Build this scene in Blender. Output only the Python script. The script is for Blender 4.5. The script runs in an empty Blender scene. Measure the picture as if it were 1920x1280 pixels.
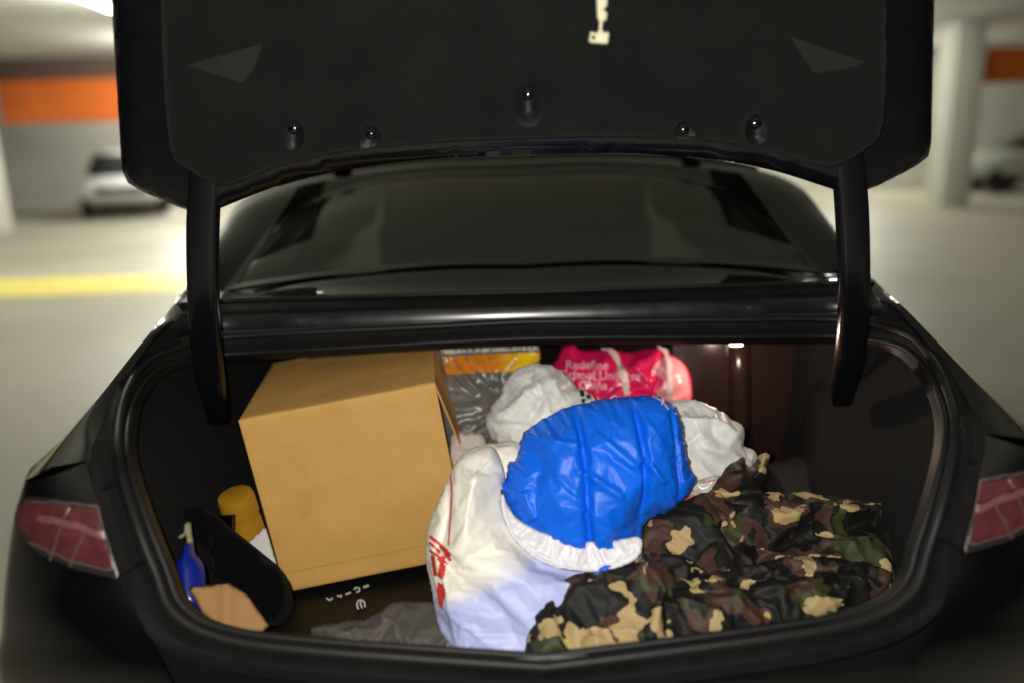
import bpy, bmesh, math, random
import numpy as np
from mathutils import Vector, Matrix
from mathutils.bvhtree import BVHTree
from mathutils.geometry import delaunay_2d_cdt
random.seed(4); RNG = np.random.default_rng(7)
scene = bpy.context.scene
COL = scene.collection

# ------------------------------------------------------------------ camera
CAM = Vector((-0.035, -1.07, 1.45)); FPX = 1507.0
CROT = Matrix.Rotation(math.radians(76), 3, 'X') @ Matrix.Rotation(math.radians(-1.7), 3, 'Z')
cd = bpy.data.cameras.new('camera'); co = bpy.data.objects.new('camera', cd); COL.objects.link(co)
co.matrix_world = Matrix.Translation(CAM) @ CROT.to_4x4()
cd.sensor_width = 36; cd.lens = 36 * FPX / 1920; cd.clip_start = .02; cd.clip_end = 200
cd.dof.use_dof = True; cd.dof.focus_distance = 1.56; cd.dof.aperture_fstop = .93
scene.camera = co

# ------------------------------------------------------------------ world, lamps, exposure
w = bpy.data.worlds.new('World'); scene.world = w; w.use_nodes = True
w.node_tree.nodes['Background'].inputs[0].default_value = (.9, 1, 1, 1)
w.node_tree.nodes['Background'].inputs[1].default_value = .012
def lamp(name, kind, loc, power, color=(1, 1, 1), size=.01, rot=None, size_y=None):
    l = bpy.data.lights.new(name, kind); l.energy = power; l.color = color
    if kind == 'AREA':
        l.size = size
        if size_y: l.shape = 'RECTANGLE'; l.size_y = size_y
    else: l.shadow_soft_size = size
    o = bpy.data.objects.new(name, l); o.location = loc; COL.objects.link(o)
    if rot: o.rotation_euler = rot
    return o
lamp('phone_flash', 'POINT', CAM + Vector((-.035, 0, .02)), 97, (1, .955, .88), .008)
TUBES = [(-3.0, 4.6, 2.95, 90), (-4.6, 9, 2.95, 300), (-5.6, 13.5, 2.95, 300), (-7.6, 18.4, 2.95, 420), (3.4, 5.0, 2.95, 14), (4.6, 9, 2.95, 60), (5.6, 13.5, 2.95, 130), (8.0, 18.0, 2.95, 330)]
for x, y, z, p in TUBES:
    lamp('tube_lamp', 'POINT', (x, y, z - .1), p, (1, .98, .86) if x > 0 else (1, .99, .9), .2)
vs = scene.view_settings; vs.view_transform = 'Standard'; vs.look = 'None'; vs.exposure = 0; vs.gamma = 1

# ------------------------------------------------------------------ helpers
def ray(px, py):
    return (CROT @ Vector(((px - 960) / FPX, -(py - 640) / FPX, -1))).normalized()
def P(px, py, y=None, z=None):
    d = ray(px, py); t = (y - CAM.y) / d.y if y is not None else (z - CAM.z) / d.z
    return CAM + d * t
def Pc(py, y):
    v = P(985, py, y); v.x = 0; return v
def obj(name, verts, faces, mat=None, parent=None, smooth=True):
    me = bpy.data.meshes.new(name); me.from_pydata([tuple(v) for v in verts], [], faces); me.update()
    if smooth: me.polygons.foreach_set('use_smooth', [True] * len(me.polygons))
    o = bpy.data.objects.new(name, me); COL.objects.link(o)
    if mat: me.materials.append(mat)
    if parent: o.parent = parent; o.matrix_parent_inverse = Matrix.Translation(-parent.location)
    return o
def tag(o, label=None, cat=None, group=None, kind=None):
    if label: o['label'] = label
    if cat: o['category'] = cat
    if group: o['group'] = group
    if kind: o['kind'] = kind
    return o
def empty(name, loc, label, cat, group=None):
    o = bpy.data.objects.new(name, None); o.location = loc; o.empty_display_size = .1; COL.objects.link(o)
    return tag(o, label, cat, group)
def fix_normals(o):
    bm = bmesh.new(); bm.from_mesh(o.data); bmesh.ops.recalc_face_normals(bm, faces=bm.faces); bm.to_mesh(o.data); bm.free()
def auto_smooth(o, deg=40):
    bm = bmesh.new(); bm.from_mesh(o.data)
    for e in bm.edges:
        if len(e.link_faces) == 2 and e.calc_face_angle(0) > math.radians(deg): e.smooth = False
    bm.to_mesh(o.data); bm.free()
def mirror_copy(o, parent=None, name=None):
    me = o.data.copy()
    for v in me.vertices: v.co.x = -v.co.x
    me.flip_normals()
    c = o.copy(); c.data = me; COL.objects.link(c); inv = o.matrix_parent_inverse.copy(); c.parent = parent or o.parent; c.matrix_parent_inverse = inv
    return c
def catmull(pts, n, closed=False):
    pts = [Vector(p) for p in pts]; m = len(pts); segs = m if closed else m - 1
    out = []
    fine = []
    for i in range(segs):
        if closed: a, b, c, d = [pts[(i + k) % m] for k in (-1, 0, 1, 2)]
        else: a, b, c, d = pts[max(i - 1, 0)], pts[i], pts[i + 1], pts[min(i + 2, m - 1)]
        for k in range(12):
            t = k / 12
            fine.append(.5 * ((2 * b) + (c - a) * t + (2 * a - 5 * b + 4 * c - d) * t * t + (3 * b - a - 3 * c + d) * t ** 3))
    fine.append(pts[0] if closed else pts[-1])
    L = [0]
    for i in range(1, len(fine)): L.append(L[-1] + (fine[i] - fine[i - 1]).length)
    tot = L[-1]; j = 0; cnt = n if closed else n - 1
    for k in range(n):
        s = tot * k / cnt
        while j < len(L) - 2 and L[j + 1] < s: j += 1
        f = (s - L[j]) / max(L[j + 1] - L[j], 1e-9); out.append(fine[j].lerp(fine[j + 1], min(f, 1)))
    return out
def spline_at(pts, per):            # keeps station correspondence: per samples for every control segment
    out = []; m = len(pts); pts = [Vector(p) for p in pts]
    for i in range(m - 1):
        a, b, c, d = pts[max(i - 1, 0)], pts[i], pts[i + 1], pts[min(i + 2, m - 1)]
        for k in range(per):
            t = k / per
            out.append(.5 * ((2 * b) + (c - a) * t + (2 * a - 5 * b + 4 * c - d) * t * t + (3 * b - a - 3 * c + d) * t ** 3))
    out.append(pts[-1]); return out
def loft(name, curves, mat, parent=None, closed=False, thick=0, smooth=True):
    n = len(curves[0]); V = [p for c in curves for p in c]; F = []
    for r in range(len(curves) - 1):
        for i in range(n if closed else n - 1):
            j = (i + 1) % n; F.append((r * n + i, r * n + j, (r + 1) * n + j, (r + 1) * n + i))
    o = obj(name, V, F, mat, parent, smooth)
    if thick:
        m = o.modifiers.new('thickness', 'SOLIDIFY'); m.thickness = thick; m.offset = 0
    return o
def tube(name, path, r, mat, parent=None, seg=10, closed=False, flat=1.0, up=Vector((0, 0, 1)), caps=True):
    V = []; F = []; n = len(path)
    for i, p in enumerate(path):
        t = (path[(i + 1) % n] - path[i - 1]) if closed else (path[min(i + 1, n - 1)] - path[max(i - 1, 0)])
        t.normalize(); s = t.cross(up)
        if s.length < 1e-4: s = t.cross(Vector((1, 0, 0)))
        s.normalize(); u = s.cross(t).normalized()
        rr = r[i] if isinstance(r, (list, tuple)) else r
        for k in range(seg):
            a = 2 * math.pi * k / seg; V.append(p + s * math.cos(a) * rr + u * math.sin(a) * rr * flat)
    for i in range(n if closed else n - 1):
        j = (i + 1) % n
        for k in range(seg): F.append((i * seg + k, i * seg + (k + 1) % seg, j * seg + (k + 1) % seg, j * seg + k))
    if not closed and caps: F += [tuple(range(seg))[::-1], tuple(range((n - 1) * seg, n * seg))]
    return obj(name, V, F, mat, parent)
def box_mesh(name, c, s, mat, parent=None, rot=None, bevel=0):
    bm = bmesh.new(); bmesh.ops.create_cube(bm, size=1)
    bmesh.ops.scale(bm, vec=s, verts=bm.verts)
    if bevel: bmesh.ops.bevel(bm, geom=list(bm.edges), offset=bevel, segments=2, affect='EDGES', profile=.5)
    if rot is not None: bmesh.ops.rotate(bm, matrix=rot, verts=bm.verts)
    bmesh.ops.translate(bm, vec=c, verts=bm.verts)
    V = [v.co.copy() for v in bm.verts]; F = [tuple(v.index for v in f.verts) for f in bm.faces]; bm.free()
    o = obj(name, V, F, mat, parent, smooth=bool(bevel))
    if bevel: auto_smooth(o, 50)
    return o
def lathe(name, c, prof, mat, parent=None, seg=32, rot=None):
    V = []; F = []; n = len(prof)
    for k in range(seg):
        a = 2 * math.pi * k / seg
        for r, z in prof:
            v = Vector((r * math.cos(a), r * math.sin(a), z))
            if rot is not None: v = rot @ v
            V.append(c + v)
    for k in range(seg):
        j = (k + 1) % seg
        for i in range(n - 1): F.append((k * n + i, j * n + i, j * n + i + 1, k * n + i + 1))
    o = obj(name, V, F, mat, parent); auto_smooth(o, 45); return o

# vectorised 2-D gradient noise
_perm = RNG.permutation(512); _ang = RNG.random(512) * 2 * np.pi
def gnoise(x, y, seed=0):
    x = np.asarray(x, float) + seed * 17.31; y = np.asarray(y, float) + seed * 5.77
    xi = np.floor(x).astype(int); yi = np.floor(y).astype(int); xf = x - xi; yf = y - yi
    def g(ix, iy, dx, dy):
        a = _ang[_perm[(_perm[ix % 512] + iy) % 512]]; return np.cos(a) * dx + np.sin(a) * dy
    u = xf ** 3 * (xf * (6 * xf - 15) + 10); v = yf ** 3 * (yf * (6 * yf - 15) + 10)
    a = g(xi, yi, xf, yf); b = g(xi + 1, yi, xf - 1, yf); c = g(xi, yi + 1, xf, yf - 1); d = g(xi + 1, yi + 1, xf - 1, yf - 1)
    return ((a + (b - a) * u) * (1 - v) + (c + (d - c) * u) * v) * 1.5
def fbm(x, y, s, oct=3):
    r = 0; a = 1
    for k in range(oct): r = r + a * gnoise(x * 2 ** k, y * 2 ** k, s + k); a *= .5
    return r
def ridged(x, y, s, sharp=2.0):
    return (1 - np.minimum(np.abs(gnoise(x, y, s)) * 1.6, 1)) ** sharp
def crumple(U, V, scale, seed, n=3):       # facets of crushed film: folded triangle waves in random directions
    r = np.random.default_rng(seed); h = np.zeros_like(U)
    for k in range(n):
        a = r.random() * np.pi; f = scale * (1 + .6 * k)
        q = (U * np.cos(a) + V * np.sin(a)) * f + 1.1 * gnoise(U * f * .45, V * f * .45, seed + k)
        h += (np.abs((q % 1) - .5) * 2 - .5) / (1 + .6 * k)
    return h

def polydist(U, V, pl):
    d = np.full(U.shape, 1e9)
    for (ax, ay), (bx, by) in zip(pl[:-1], pl[1:]):
        dx, dy = bx - ax, by - ay; L = dx * dx + dy * dy + 1e-12
        t = np.clip(((U - ax) * dx + (V - ay) * dy) / L, 0, 1)
        d = np.minimum(d, np.hypot(U - ax - t * dx, V - ay - t * dy))
    return d
class Sheet:
    """an authoring plane: centre pixel, its distance y, and a normal"""
    def __init__(s, cpx, y, n):
        s.o = P(cpx[0], cpx[1], y); s.n = Vector(n).normalized()
        s.u = Vector((1, 0, 0)); s.u = (s.u - s.n * s.u.dot(s.n)).normalized(); s.v = s.n.cross(s.u)
    def uv(s, px, py):
        d = ray(px, py); t = (s.o - CAM).dot(s.n) / d.dot(s.n); q = CAM + d * t - s.o
        return (q.dot(s.u), q.dot(s.v))
    def w(s, u, v, h=0): return s.o + s.u * u + s.v * v + s.n * h
def fill2d(outline, sp):
    o = np.array(outline); lo = o.min(0); hi = o.max(0)
    xs = np.arange(lo[0], hi[0], sp); ys = np.arange(lo[1], hi[1], sp * .866)
    X, Y = np.meshgrid(xs, ys); X = X + (np.arange(len(ys)) % 2)[:, None] * sp / 2
    X = X + RNG.normal(0, sp * .08, X.shape); Y = Y + RNG.normal(0, sp * .08, Y.shape)
    X = X.ravel(); Y = Y.ravel()
    ins = np.zeros(len(X), bool); m = len(o)
    for i in range(m):
        ax, ay = o[i]; bx, by = o[(i + 1) % m]
        c = ((ay > Y) != (by > Y)) & (X < (bx - ax) * (Y - ay) / (by - ay + 1e-15) + ax); ins ^= c
    cl = [tuple(p) for p in o] + [tuple(o[0])]
    d = polydist(X, Y, cl); k = ins & (d > sp * .45)
    pts = [Vector(p) for p in outline] + [Vector((a, b)) for a, b in zip(X[k], Y[k])]
    r = delaunay_2d_cdt(pts, [], [list(range(m))], 1, 1e-7)
    V = np.array([tuple(v) for v in r[0]]); D = polydist(V[:, 0], V[:, 1], cl)
    return V, [tuple(f) for f in r[2]], D
SIMS = []; LATER = []
def run_sims(frames):
    """film and cloth with a little more skin than it needs, so that it buckles into real creases"""
    for o, pin, c in SIMS:
        vg = o.vertex_groups.new(name='pin'); vg.add(pin, 1.0, 'REPLACE')
        md = o.modifiers.new('cloth', 'CLOTH'); st = md.settings
        st.quality = c.get('q', 5); st.mass = .15; st.air_damping = 2
        st.tension_stiffness = c.get('k', 25); st.compression_stiffness = c.get('k', 25); st.shear_stiffness = c.get('k', 25) * .4; st.bending_stiffness = c.get('bend', .05)
        st.tension_damping = 12; st.compression_damping = 12; st.shear_damping = 12; st.bending_damping = 1
        st.vertex_group_mass = 'pin'; st.pin_stiffness = 1; st.shrink_min = -c.get('grow', .1)
        st.use_pressure = c.get('p', 0) != 0; st.uniform_pressure_force = c.get('p', 0)
        st.effector_weights.gravity = c.get('g', 0)
        md.collision_settings.use_collision = False; md.collision_settings.use_self_collision = False
        md.point_cache.frame_start = 1; md.point_cache.frame_end = frames + 1
    for f in range(1, frames + 1): scene.frame_set(f)
    dg = bpy.context.evaluated_depsgraph_get()
    for o, pin, c in SIMS:
        me = bpy.data.meshes.new_from_object(o.evaluated_get(dg)); o.modifiers.clear(); o.vertex_groups.clear(); old = o.data
        nm = old.name; o.data = me; bpy.data.meshes.remove(old); me.name = nm
    scene.frame_set(1)
def soft(name, outline, y, n, H, Hb, R, mat, parent=None, sp=.006, sim=None, wr=None, feats=(), smooth_outline=True, jag=0, power=.5, seed=1, sub=0):
    """a stuffed or folded thing: a closed skin swelling H to the front and Hb to the back of an outlined plane"""
    o = np.array(outline, float); c = o.mean(0); sh = Sheet(c, y, n)
    uv = [sh.uv(*p) for p in outline]
    if smooth_outline:
        per = sum(math.dist(uv[i], uv[i - 1]) for i in range(len(uv)))
        uv = [(p.x, p.y) for p in catmull([(a, b, 0) for a, b in uv], max(24, int(per / sp / 1.1)), True)]
    else:
        q = []
        for i in range(len(uv)):
            a, b = uv[i], uv[(i + 1) % len(uv)]; k = max(1, int(math.dist(a, b) / sp))
            q += [(a[0] + (b[0] - a[0]) * t / k, a[1] + (b[1] - a[1]) * t / k) for t in range(k)]
        uv = q
    if jag:
        a = np.array(uv); uv = [(p[0] + jag * float(gnoise(i * .35, .5, seed)), p[1] + jag * float(gnoise(i * .35, 9.5, seed))) for i, p in enumerate(a)]
    V, F, D = fill2d(uv, sp); m = len(V); U, W = V[:, 0], V[:, 1]
    t = np.clip(D / R, 0, 1); p = (1 - (1 - t) ** 2) ** power
    edge = np.clip(D / (R * .5), 0, 1) ** .8
    h = H * p
    if wr is not None: h = h + wr(U, W) * edge
    for pl, amp, wid in feats:
        d = polydist(U, W, [sh.uv(*q) for q in pl] if len(pl) > 1 else [sh.uv(*pl[0]), sh.uv(pl[0][0] + .1, pl[0][1])])
        h = h + amp * np.exp(-(d / wid) ** 2) * edge
    hb = -Hb * p; bnd = D < 1e-6
    verts = [sh.w(U[i], W[i], 0 if bnd[i] else h[i]) for i in range(m)]
    back = {}
    for i in range(m):
        if bnd[i]: back[i] = i
        else: back[i] = len(verts); verts.append(sh.w(U[i], W[i], hb[i]))
    faces = list(F) + [(back[a], back[c_], back[b]) for a, b, c_ in F]
    ob = obj(name, verts, faces, mat, parent); fix_normals(ob)
    if sim is not None:
        pin = [i for i in range(m) if bnd[i]] + list(range(m, len(verts)))
        if sim.get('hold'):
            pin += [int(i) for i in np.nonzero((D < sim['hold']) & ~bnd)[0]]
        SIMS.append((ob, pin, sim))
    return ob
DG = {}
def bvh(objs):
    V = []; F = []
    for o in objs:
        b = len(V); V += [v.co.copy() for v in o.data.vertices]; F += [tuple(i + b for i in p.vertices) for p in o.data.polygons]
    return BVHTree.FromPolygons(V, F)
def print_on(name, polys, tree, off, mat, parent, sp=4, thick=0, smooth_outline=False, raw=None):
    """thin pieces laid on a surface (print, trim, lenses): outlines filled, dropped onto the surface, raised by off"""
    verts = []; faces = []
    for pl in polys:
        if smooth_outline:
            per = sum(math.dist(pl[i], pl[i - 1]) for i in range(len(pl)))
            pl = [(p.x, p.y) for p in catmull([(a, b, 0) for a, b in pl], max(16, int(per / sp)), True)]
        else:
            q = []
            for i in range(len(pl)):
                a, b = pl[i], pl[(i + 1) % len(pl)]; k = max(1, int(math.dist(a, b) / sp))
                q += [(a[0] + (b[0] - a[0]) * t / k, a[1] + (b[1] - a[1]) * t / k) for t in range(k)]
            pl = q
        try: V, F, D = fill2d(pl, sp)
        except Exception: continue
        base = len(verts); ok = []
        last = None; tops = []; bots = []
        for (x, y), dd in zip(V, D):
            hit = tree.ray_cast(CAM, ray(x, y))
            if hit[0] is None: hit = last
            if hit is None: hit = (P(x, y, .4), -ray(x, y))
            last = hit; nrm = hit[1]
            if nrm.dot(ray(x, y)) > 0: nrm = -nrm
            tops.append(hit[0] + nrm * off); bots.append(hit[0] + nrm * (off - thick))
        m = len(tops); verts += tops; faces += [tuple(i + base for i in f) for f in F]
        if thick:
            verts += bots; faces += [tuple(i + base + m for i in f[::-1]) for f in F]
            cnt = {}
            for f in F:
                for a, b in ((f[0], f[1]), (f[1], f[2]), (f[2], f[0])): cnt[(a, b)] = 1
            for a, b in list(cnt):
                if (b, a) not in cnt: faces.append((b + base, a + base, a + base + m, b + base + m))
    o = obj(name, verts, faces, mat, parent)
    fix_normals(o)
    if thick: auto_smooth(o, 50)
    return o
def stroke(pl, w):         # a polyline as a ribbon outline, in pixels
    L = []; R_ = []
    for i, p in enumerate(pl):
        a = pl[max(i - 1, 0)]; b = pl[min(i + 1, len(pl) - 1)]; dx, dy = b[0] - a[0], b[1] - a[1]; l = math.hypot(dx, dy) or 1
        L.append((p[0] - dy / l * w / 2, p[1] + dx / l * w / 2)); R_.append((p[0] + dy / l * w / 2, p[1] - dx / l * w / 2))
    return L + R_[::-1]

# ------------------------------------------------------------------ materials
def mat(name, col, rough=.5, spec=.5, metal=0, coat=0, sheen=0, trans=0, bump=0, bscale=60, vary=0, vscale=8, emit=None, estr=0, rvar=0, sss=0, bdetail=6, alpha=1):
    m = bpy.data.materials.new(name); m.use_nodes = True; nt = m.node_tree; b = nt.nodes['Principled BSDF']
    I = b.inputs
    I['Base Color'].default_value = (*col, 1); I['Roughness'].default_value = rough; I['Specular IOR Level'].default_value = spec
    I['Metallic'].default_value = metal; I['Coat Weight'].default_value = coat; I['Sheen Weight'].default_value = sheen
    I['Transmission Weight'].default_value = trans; I['Coat Roughness'].default_value = .04
    if sss: I['Subsurface Weight'].default_value = sss; I['Subsurface Radius'].default_value = (.02, .02, .02); I['Subsurface Scale'].default_value = .5
    if emit: I['Emission Color'].default_value = (*emit, 1); I['Emission Strength'].default_value = estr
    if bump or vary or rvar:
        tc = nt.nodes.new('ShaderNodeTexCoord')
    if vary:
        n = nt.nodes.new('ShaderNodeTexNoise'); n.inputs['Scale'].default_value = vscale; n.inputs['Detail'].default_value = 6; n.inputs['Roughness'].default_value = .65
        nt.links.new(tc.outputs['Object'], n.inputs['Vector'])
        r = nt.nodes.new('ShaderNodeMapRange'); r.inputs[1].default_value = .3; r.inputs[2].default_value = .7; r.inputs[3].default_value = 1 - vary; r.inputs[4].default_value = 1 + vary
        nt.links.new(n.outputs['Fac'], r.inputs[0])
        mx = nt.nodes.new('ShaderNodeMix'); mx.data_type = 'RGBA'; mx.blend_type = 'MULTIPLY'; mx.inputs[0].default_value = 1; mx.inputs[6].default_value = (*col, 1)
        nt.links.new(r.outputs[0], mx.inputs[7]); nt.links.new(mx.outputs[2], I['Base Color'])
    if rvar:
        n2 = nt.nodes.new('ShaderNodeTexNoise'); n2.inputs['Scale'].default_value = 14; n2.inputs['Detail'].default_value = 8
        nt.links.new(tc.outputs['Object'], n2.inputs['Vector'])
        r2 = nt.nodes.new('ShaderNodeMapRange'); r2.inputs[1].default_value = .3; r2.inputs[2].default_value = .75; r2.inputs[3].default_value = max(0, rough - rvar); r2.inputs[4].default_value = rough + rvar
        nt.links.new(n2.outputs['Fac'], r2.inputs[0]); nt.links.new(r2.outputs[0], I['Roughness'])
    if bump:
        n3 = nt.nodes.new('ShaderNodeTexNoise'); n3.inputs['Scale'].default_value = bscale; n3.inputs['Detail'].default_value = bdetail
        nt.links.new(tc.outputs['Object'], n3.inputs['Vector'])
        bp = nt.nodes.new('ShaderNodeBump'); bp.inputs['Strength'].default_value = bump; bp.inputs['Distance'].default_value = .004
        nt.links.new(n3.outputs['Fac'], bp.inputs['Height']); nt.links.new(bp.outputs[0], I['Normal'])
    return m
M = {}
M['paint'] = mat('black_paint', (.0025, .0026, .0035), .06, .5, coat=.6, rvar=.03)
M['frame'] = mat('lid_frame_paint', (.0035, .004, .0055), .24, .5, rvar=.08)
M['trim'] = mat('grained_trim', (.0075, .0073, .007), .72, .14, bump=.25, bscale=420, rvar=.1, vary=.3, vscale=10)
M['rubber'] = mat('rubber', (.006, .006, .006), .5, .3, bump=.1, bscale=90)
M['felt'] = mat('liner_felt', (.007, .0078, .0072), .95, .12, sheen=.05, bump=.5, bscale=700, vary=.28, vscale=9)
M['felt2'] = mat('liner_patch', (.0125, .0132, .0125), .8, .2, bump=.4, bscale=300, vary=.2)
M['carpet'] = mat('trunk_carpet', (.0028, .0028, .0027), .9, .15, sheen=.02, bump=.6, bscale=500, vary=.3)
M['panel'] = mat('seat_panel', (.02, .010, .009), .2, .5, bump=.05, bscale=200, vary=.2)
M['channel'] = mat('channel_paint', (.006, .006, .008), .27, .7, coat=.3, rvar=.05)
M['clip_shade'] = mat('clip_shade_dark', (.0055, .005, .005), .5, .3, bump=.2, bscale=200)  # darker than the felt: shade of the clip recesses put into colour
M['gloss'] = mat('gloss_black', (.003, .003, .0035), .1, .5, coat=.5)
M['steel'] = mat('steel', (.35, .35, .34), .3, .5, metal=1)
M['chrome'] = mat('lamp_chrome', (.12, .07, .068), .25, .5, metal=.2)
M['cream'] = mat('glow_plastic', (.66, .62, .42), .45, .4, sss=.2, vary=.06)
M['card'] = mat('cardboard', (.62, .36, .105), .72, .25, bump=.12, bscale=220, vary=.11, vscale=5)
M['card2'] = mat('cardboard_shaded', (.30, .17, .07), .8, .2, bump=.2, bscale=160, vary=.1)  # brown card darkened, shade of the left corner put into the colour
M['blue'] = mat('blue_nylon', (.002, .12, .74), .44, .32, bump=.12, bscale=55, vary=.1, vscale=12)
M['pink'] = mat('pink_plastic', (.70, .012, .10), .26, .5, bump=.2, bscale=40, vary=.12, vscale=10)
M['pinkpale'] = mat('pink_pale', (.72, .25, .28), .3, .5, bump=.2, bscale=40)
M['strap'] = mat('strap_pale', (.75, .55, .52), .45, .4, bump=.3, bscale=300)
M['grey'] = mat('grey_film', (.13, .12, .11), .3, .5, bump=.3, bscale=45, vary=.2)
M['film'] = mat('cloudy_film', (.52, .50, .46), .22, .6, bump=.5, bscale=70, vary=.2)
M['greycloth'] = mat('grey_cloth', (.075, .067, .06), .6, .3, bump=.3, bscale=150, vary=.25)
M['blackbox'] = mat('black_card', (.005, .005, .0055), .45, .3, vary=.2)
M['blackcloth'] = mat('black_cloth', (.0022, .0022, .0024), .9, .06, sheen=.02, bump=.4, bscale=300)
M['white_ink'] = mat('white_ink', (.62, .62, .6), .5, .3)
M['pink_ink'] = mat('pale_ink', (.8, .55, .6), .4, .3)
M['red_ink'] = mat('red_ink', (.55, .035, .03), .45, .4, vary=.15)
M['dark_ink'] = mat('dark_ink', (.02, .02, .02), .5, .4)
M['paper'] = mat('white_paper', (.55, .53, .5), .6, .3, bump=.2, bscale=80)
M['yellow'] = mat('yellow_plastic', (.36, .185, .012), .32, .5, vary=.08)  # yellow lowered to carry the shade on the jar at the left
M['label'] = mat('brown_label', (.06, .018, .012), .4, .4, vary=.5, vscale=60)
M['blueplastic'] = mat('blue_plastic', (.003, .012, .19), .25, .5)  # darkened blue, with the left side's shade in the base colour
M['lens'] = mat('red_lens', (.085, .021, .024), .14, .5, coat=.7, bump=.25, bscale=160, vary=.35, vscale=30)
M['smoke'] = mat('smoked_lens', (.022, .018, .017), .2, .5, coat=.5)
M['lamp_lens'] = mat('lamp_lens', (.8, .7, .5), .3, .5, emit=(1, .82, .6), estr=16)

def white_bag_mat(name, top, low, zmid, zspan):
    m = mat(name, top, .34, .5, bump=.3, bscale=38, sss=.15)
    return m
M['whitebag'] = mat('white_bag_film', (.74, .735, .71), .4, .4, bump=.2, bscale=45, vary=.08, vscale=9)
def bluish_bag():
    # thin milky film; blue cloth packed inside shows through where it presses against the film
    m = mat('milky_bag_film', (.6, .58, .5), .46, .35, bump=.2, bscale=60); nt = m.node_tree; b = nt.nodes['Principled BSDF']
    tc = nt.nodes.new('ShaderNodeTexCoord'); n = nt.nodes.new('ShaderNodeTexNoise'); n.inputs['Scale'].default_value = 5; n.inputs['Detail'].default_value = 3
    nt.links.new(tc.outputs['Object'], n.inputs['Vector'])
    sep = nt.nodes.new('ShaderNodeSeparateXYZ'); nt.links.new(tc.outputs['Object'], sep.inputs[0])
    a = nt.nodes.new('ShaderNodeMath'); a.operation = 'MULTIPLY_ADD'; a.inputs[1].default_value = .16; a.inputs[2].default_value = 0
    nt.links.new(n.outputs['Fac'], a.inputs[0])
    c = nt.nodes.new('ShaderNodeMath'); c.operation = 'MULTIPLY_ADD'; c.inputs[1].default_value = -1.0      # a - z
    nt.links.new(sep.outputs['Z'], c.inputs[0]); nt.links.new(a.outputs[0], c.inputs[2])
    d = nt.nodes.new('ShaderNodeMath'); d.operation = 'MULTIPLY_ADD'; d.inputs[1].default_value = .45       # + x * k
    nt.links.new(sep.outputs['X'], d.inputs[0]); nt.links.new(c.outputs[0], d.inputs[2])
    r = nt.nodes.new('ShaderNodeMapRange'); r.interpolation_type = 'SMOOTHSTEP'
    r.inputs[1].default_value = -.71; r.inputs[2].default_value = -.655
    nt.links.new(d.outputs[0], r.inputs[0])
    mx = nt.nodes.new('ShaderNodeMix'); mx.data_type = 'RGBA'; mx.inputs[6].default_value = (.78, .75, .65, 1); mx.inputs[7].default_value = (.42, .46, .76, 1)
    nt.links.new(r.outputs[0], mx.inputs[0]); nt.links.new(mx.outputs[2], b.inputs['Base Color']); return m
M['milky'] = bluish_bag()
M['rim'] = mat('thin_bag_film', (.62, .62, .66), .4, .4, bump=.15, bscale=60)
def camo():
    m = mat('camouflage_cloth', (.03, .02, .015), .62, .3, bump=.25, bscale=260); nt = m.node_tree; b = nt.nodes['Principled BSDF']
    tc = nt.nodes.new('ShaderNodeTexCoord'); prev = None
    w0 = nt.nodes.new('ShaderNodeTexNoise'); w0.inputs['Scale'].default_value = 22; nt.links.new(tc.outputs['Object'], w0.inputs['Vector'])
    vm = nt.nodes.new('ShaderNodeVectorMath'); vm.operation = 'MULTIPLY_ADD'; vm.inputs[1].default_value = (.035, .035, .035)
    nt.links.new(w0.outputs['Color'], vm.inputs[0]); nt.links.new(tc.outputs['Object'], vm.inputs[2])
    def layer(prev, col, scale, off, thr):
        mp = nt.nodes.new('ShaderNodeMapping'); mp.inputs['Location'].default_value = off; nt.links.new(vm.outputs[0], mp.inputs['Vector'])
        n = nt.nodes.new('ShaderNodeTexNoise'); n.inputs['Scale'].default_value = scale; n.inputs['Detail'].default_value = 2.2; n.inputs['Roughness'].default_value = .45
        nt.links.new(mp.outputs[0], n.inputs['Vector'])
        r = nt.nodes.new('ShaderNodeMapRange'); r.inputs[1].default_value = thr; r.inputs[2].default_value = thr + .006
        nt.links.new(n.outputs['Fac'], r.inputs[0])
        mx = nt.nodes.new('ShaderNodeMix'); mx.data_type = 'RGBA'; nt.links.new(r.outputs[0], mx.inputs[0])
        if isinstance(prev, tuple): mx.inputs[6].default_value = (*prev, 1)
        else: nt.links.new(prev, mx.inputs[6])
        mx.inputs[7].default_value = (*col, 1); return mx.outputs[2]
    c = layer((.008, .007, .0055), (.062, .030, .021), 12, (3, 1, 7), .49)
    c = layer(c, (.042, .048, .016), 11, (9, 5, 2), .605)
    c = layer(c, (.008, .007, .006), 15, (1, 8, 4), .54)
    c = layer(c, (.39, .29, .135), 17, (5, 3, 1.3), .605)
    nt.links.new(c, b.inputs['Base Color']); return m
M['camo'] = camo()
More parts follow.
